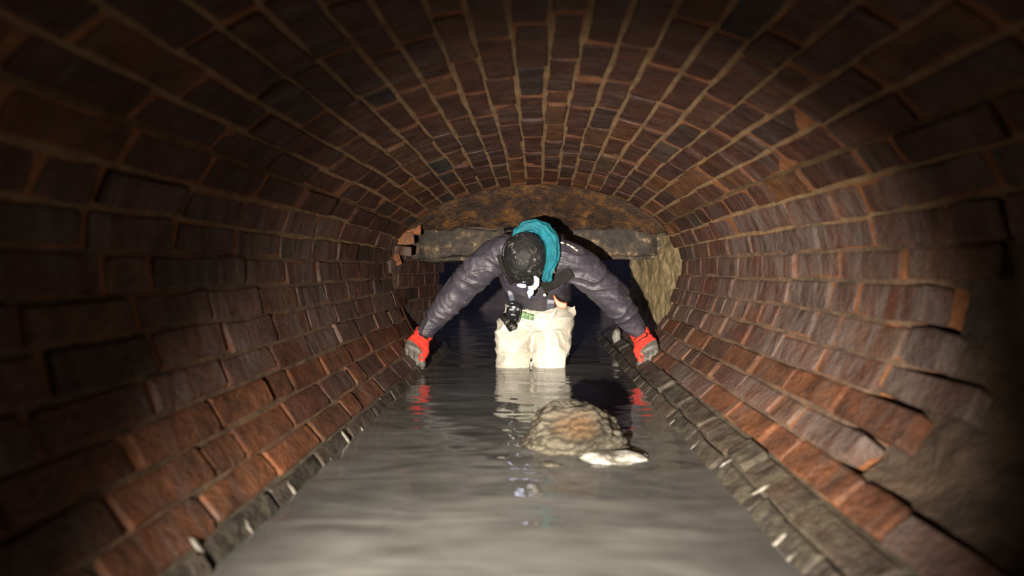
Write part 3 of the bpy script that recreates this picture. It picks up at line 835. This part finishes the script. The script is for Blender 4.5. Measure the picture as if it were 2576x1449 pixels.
# straps on the jacket
def strap(name, l, w_, th, mat, label, nrm=(0, -1, 0)):
    P = pts(l); v, f = [], []
    for i, q in enumerate(P):
        a = (P[min(i + 1, len(P) - 1)] - P[max(i - 1, 0)]).normalized(); s_ = a.cross(Vector(nrm)).normalized(); nn = s_.cross(a).normalized()
        ww = w_ if not isinstance(w_, (list, tuple)) else w_[i]
        for (x_, y_) in ((-1, -1), (1, -1), (1, 1), (-1, 1)): v.append(q + s_ * x_ * ww + nn * y_ * th)
    n = len(P)
    for i in range(n - 1):
        for k in range(4): f.append((i * 4 + k, i * 4 + (k + 1) % 4, (i + 1) * 4 + (k + 1) % 4, (i + 1) * 4 + k))
    f += [(3, 2, 1, 0), tuple((n - 1) * 4 + k for k in range(4))]
    o = from_data(name, v, f, mat, person, False)
    md = o.modifiers.new('b', 'BEVEL'); md.width = th * 0.7; md.segments = 2
    if label: o['label'] = label
    return o
strap('shoulder_strap', [(1366, 726, 2.70), (1392, 711, 2.665), (1415, 698, 2.65), (1438, 684, 2.66)], .027, .005, 'black', 'wide black strap across the chest')
strap('shoulder_strap', [(1258, 640, 2.66), (1268, 668, 2.65), (1280, 692, 2.66), (1292, 712, 2.70)], .019, .006, 'black', 'black strap beside the cap')
strap('strap_tag', [(1273, 672, 2.635), (1280, 690, 2.642)], .004, .002, 'teal', 'thin teal stripe on the strap')
strap('collar_flap', [(1352, 697, 2.60), (1341, 712, 2.60), (1338, 728, 2.60)], [.012, .030, .016], .004, 'white', 'white collar flap under the chin')
strap('neckerchief', [(1337, 722, 2.595), (1334, 736, 2.595), (1332, 750, 2.60)], [.011, .016, .003], .004, 'bluewhite', 'pointed blue and white patterned cloth tip')
strap('brace_buckle', [(1386, 753, 2.80), (1385, 763, 2.80), (1384, 775, 2.84)], .019, .005, 'bluegrey', 'blue-grey webbing buckle at the bib edge')
strap('brace_buckle', [(1282, 730, 2.84), (1285, 742, 2.84), (1289, 756, 2.86)], .013, .005, 'bluegrey', 'blue-grey webbing on the left brace')
strap('red_tab', [(1392, 675, 2.60), (1394, 687, 2.60)], [.008, .003], .003, 'orange', 'small red tab')
strap('sleeve_trim', [(1462, 642, 2.715), (1472, 648, 2.715), (1484, 655, 2.72), (1495, 663, 2.725)], [.003, .004, .004, .003], .004, 'orange', 'worn orange piping on the shoulder seam')
gl = strap('bib_label', [(1312, 791, 2.895), (1328, 796, 2.893), (1343, 799, 2.897)], .0155, .003, 'green', 'green label with pale lettering')
gl.parent = waders
blob('button', 'white', U(1370, 742, 2.72), .008, .004, .008, Matrix.Identity(4), 1.0, 0.1, parent=person, sub=2)

for k_, (px, py, sc) in enumerate(((1416, 612, 1.0), (1428, 617, 1.2), (1440, 622, 1.1), (1450, 629, 0.8))):
    o = blob('mud_crust', 'white', U(px, py, 2.692), .013 * sc, .012, .006 * sc, Euler((0, 0.45, 0)).to_matrix().to_4x4(), 2.0 + k_, 0.5, parent=person, sub=2)
    o['label'] = 'cream mud crust on the shoulder'
# ------------------------------------------------------------------ kit that is clipped on (things of their own)
def poly_plate(name, outline, Y, th, mat, label, cat):
    f_ = [U(a, b, Y) for a, b in outline]; c_ = sum(f_, Vector()) / len(f_)
    v = [q - c_ for q in f_] + [q - c_ + Vector((0, th, 0)) for q in f_]; n = len(f_)
    fs = [tuple(range(n)), tuple(range(2 * n - 1, n - 1, -1))] + [(k, n + k, n + (k + 1) % n, (k + 1) % n) for k in range(n)]
    o = from_data(name, v, fs, mat, None, False); o.location = c_
    md = o.modifiers.new('b', 'BEVEL'); md.width = 0.004; md.segments = 2
    return tag(o, label, cat)
wh = poly_plate('whistle', [(1391, 743), (1395, 742), (1399, 750), (1408, 758), (1418, 761), (1426, 762), (1425, 776), (1412, 777), (1402, 773), (1396, 762)], 2.745, 0.03, 'orange',
           'orange plastic clip with a dark hole hanging at the jacket hem', 'clip')
e = mk('rivet', cyl_mesh('rivet', .0055, .0055, .004, 14), 'black', wh); e.matrix_world = Matrix.Translation(U(1407, 768, 2.742)) @ orient((0, -1, 0))

dv = bpy.data.objects.new('waist_device', None); COL.objects.link(dv); dv.location = U(1290, 812, 2.87)
tag(dv, 'glossy black device clipped to the front of the waders above a small torch', 'device')
rt = Euler((0.1, math.radians(8), 0)).to_matrix().to_4x4()
def sub(name, me, mat, parent, loc, rot=Matrix.Identity(4), label=None):
    o = mk(name, me, mat); o.matrix_world = Matrix.Translation(loc) @ rot
    bpy.context.view_layer.update()
    o.parent = parent; o.matrix_parent_inverse = parent.matrix_world.inverted()
    if label: o['label'] = label
    return o
bpy.context.view_layer.update()
bd = sub('body', box_mesh('body', .074, .046, .094, .016, 3), 'gloss', dv, U(1292, 785, 2.88), rt)
sub('top_tab', box_mesh('top_tab', .040, .020, .016, .005), 'gloss', dv, U(1289, 763, 2.865), rt)
sub('reflector', box_mesh('reflector', .024, .006, .009, .002), 'chrome', dv, U(1287, 779, 2.853), rt, 'pale reflecting bar')
sub('reflector', box_mesh('reflector', .026, .006, .006, .002), 'chrome', dv, U(1291, 792, 2.853), rt, 'pale reflecting bar')
sub('stud', cyl_mesh('stud', .009, .007, .008, 16), 'chrome', dv, U(1303, 778, 2.853), orient((0, -1, 0)), 'round pale stud')
sub('stud', cyl_mesh('stud', .006, .005, .008, 16), 'chrome', dv, U(1278, 770, 2.853), orient((0, -1, 0)), 'round pale stud')
sub('lens_ring', cyl_mesh('lens_ring', .018, .015, .020, 20, .003), 'gloss', dv, U(1297, 806, 2.865), orient((0.1, -0.8, -0.5)))
tc = bpy.data.objects.new('pocket_torch', None); COL.objects.link(tc); tc.location = U(1285, 826, 2.87)
tag(tc, 'small matt black torch dangling below the glossy device', 'torch'); bpy.context.view_layer.update()
ax = (U(1288, 824, 2.86) - U(1262, 795, 2.88))
sub('barrel', cyl_mesh('barrel', .014, .015, .062, 20, .003), 'black', tc, U(1270, 804, 2.874), orient(ax))
sub('collar', cyl_mesh('collar', .019, .019, .014, 20, .003), 'rubber', tc, U(1276, 811, 2.868), orient(ax))
sub('head', cyl_mesh('head', .020, .026, .040, 20, .004), 'black', tc, U(1285, 820, 2.864), orient(ax))
sub('bezel', box_mesh('bezel', .034, .024, .026, .008), 'rubber', tc, U(1290, 823, 2.85), Euler((0, .5, 0)).to_matrix().to_4x4())

# headlamp
hl = bpy.data.objects.new('headlamp', None); COL.objects.link(hl); hl.location = HEAD_C + HF * 0.13
tag(hl, 'black headlamp with a lit bluish-white lens worn on the cap', 'headlamp'); bpy.context.view_layer.update()
v, f = [], []
n = 48
for k in range(n):
    a = 2 * math.pi * k / n
    rad_ = HS * math.cos(a) * .106 + HF * math.sin(a) * .122
    c_ = HEAD_C + HU * (0.004 + 0.018 * (1 - math.sin(a)) / 2)
    o_ = rad_.normalized()
    for (q, s_) in ((0.0, -.011), (0.004, -.011), (0.004, .011), (0.0, .011)): v.append(c_ + rad_ + o_ * q + HU * s_ - hl.location)
for k in range(n):
    k2 = (k + 1) % n
    for m_ in range(4): f.append((k * 4 + m_, k * 4 + (m_ + 1) % 4, k2 * 4 + (m_ + 1) % 4, k2 * 4 + m_))
sb = from_data('strap', v, f, 'black', hl)
lc = U(1324, 709, 2.555)
fr = orient((0.05, -0.55, -0.83), HS)
sub('housing', box_mesh('housing', .062, .040, .034, .011, 3), 'gloss', hl, lc, fr)
sub('bracket', box_mesh('bracket', .046, .016, .020, .004), 'black', hl, lc + HU * 0.012 - HF * 0.012, fr)
bm = bmesh.new(); ellipsoid(bm, (0, 0, 0), (Vector((1, 0, 0)), Vector((0, 1, 0)), Vector((0, 0, 1))), (.021, .009, .008), 3)
me = bpy.data.meshes.new('lamp_lens'); bm.to_mesh(me); bm.free()
LP = U(1312, 719, 2.545)
ln = sub('lamp_lens', me, 'lens', hl, LP, Euler((0, math.radians(10), 0)).to_matrix().to_4x4(), 'lit bluish-white lens')
ld = bpy.data.lights.new('headlamp_light', 'SPOT'); ld.energy = 1.0; ld.color = (0.72, 0.78, 1.0); ld.spot_size = math.radians(80); ld.shadow_soft_size = 0.01
lo = bpy.data.objects.new('headlamp_light', ld); COL.objects.link(lo); lo.location = LP + Vector((0, -0.012, -0.016))
lo.rotation_euler = Vector((0.0, -0.30, -0.95)).to_track_quat('-Z', 'Y').to_euler()
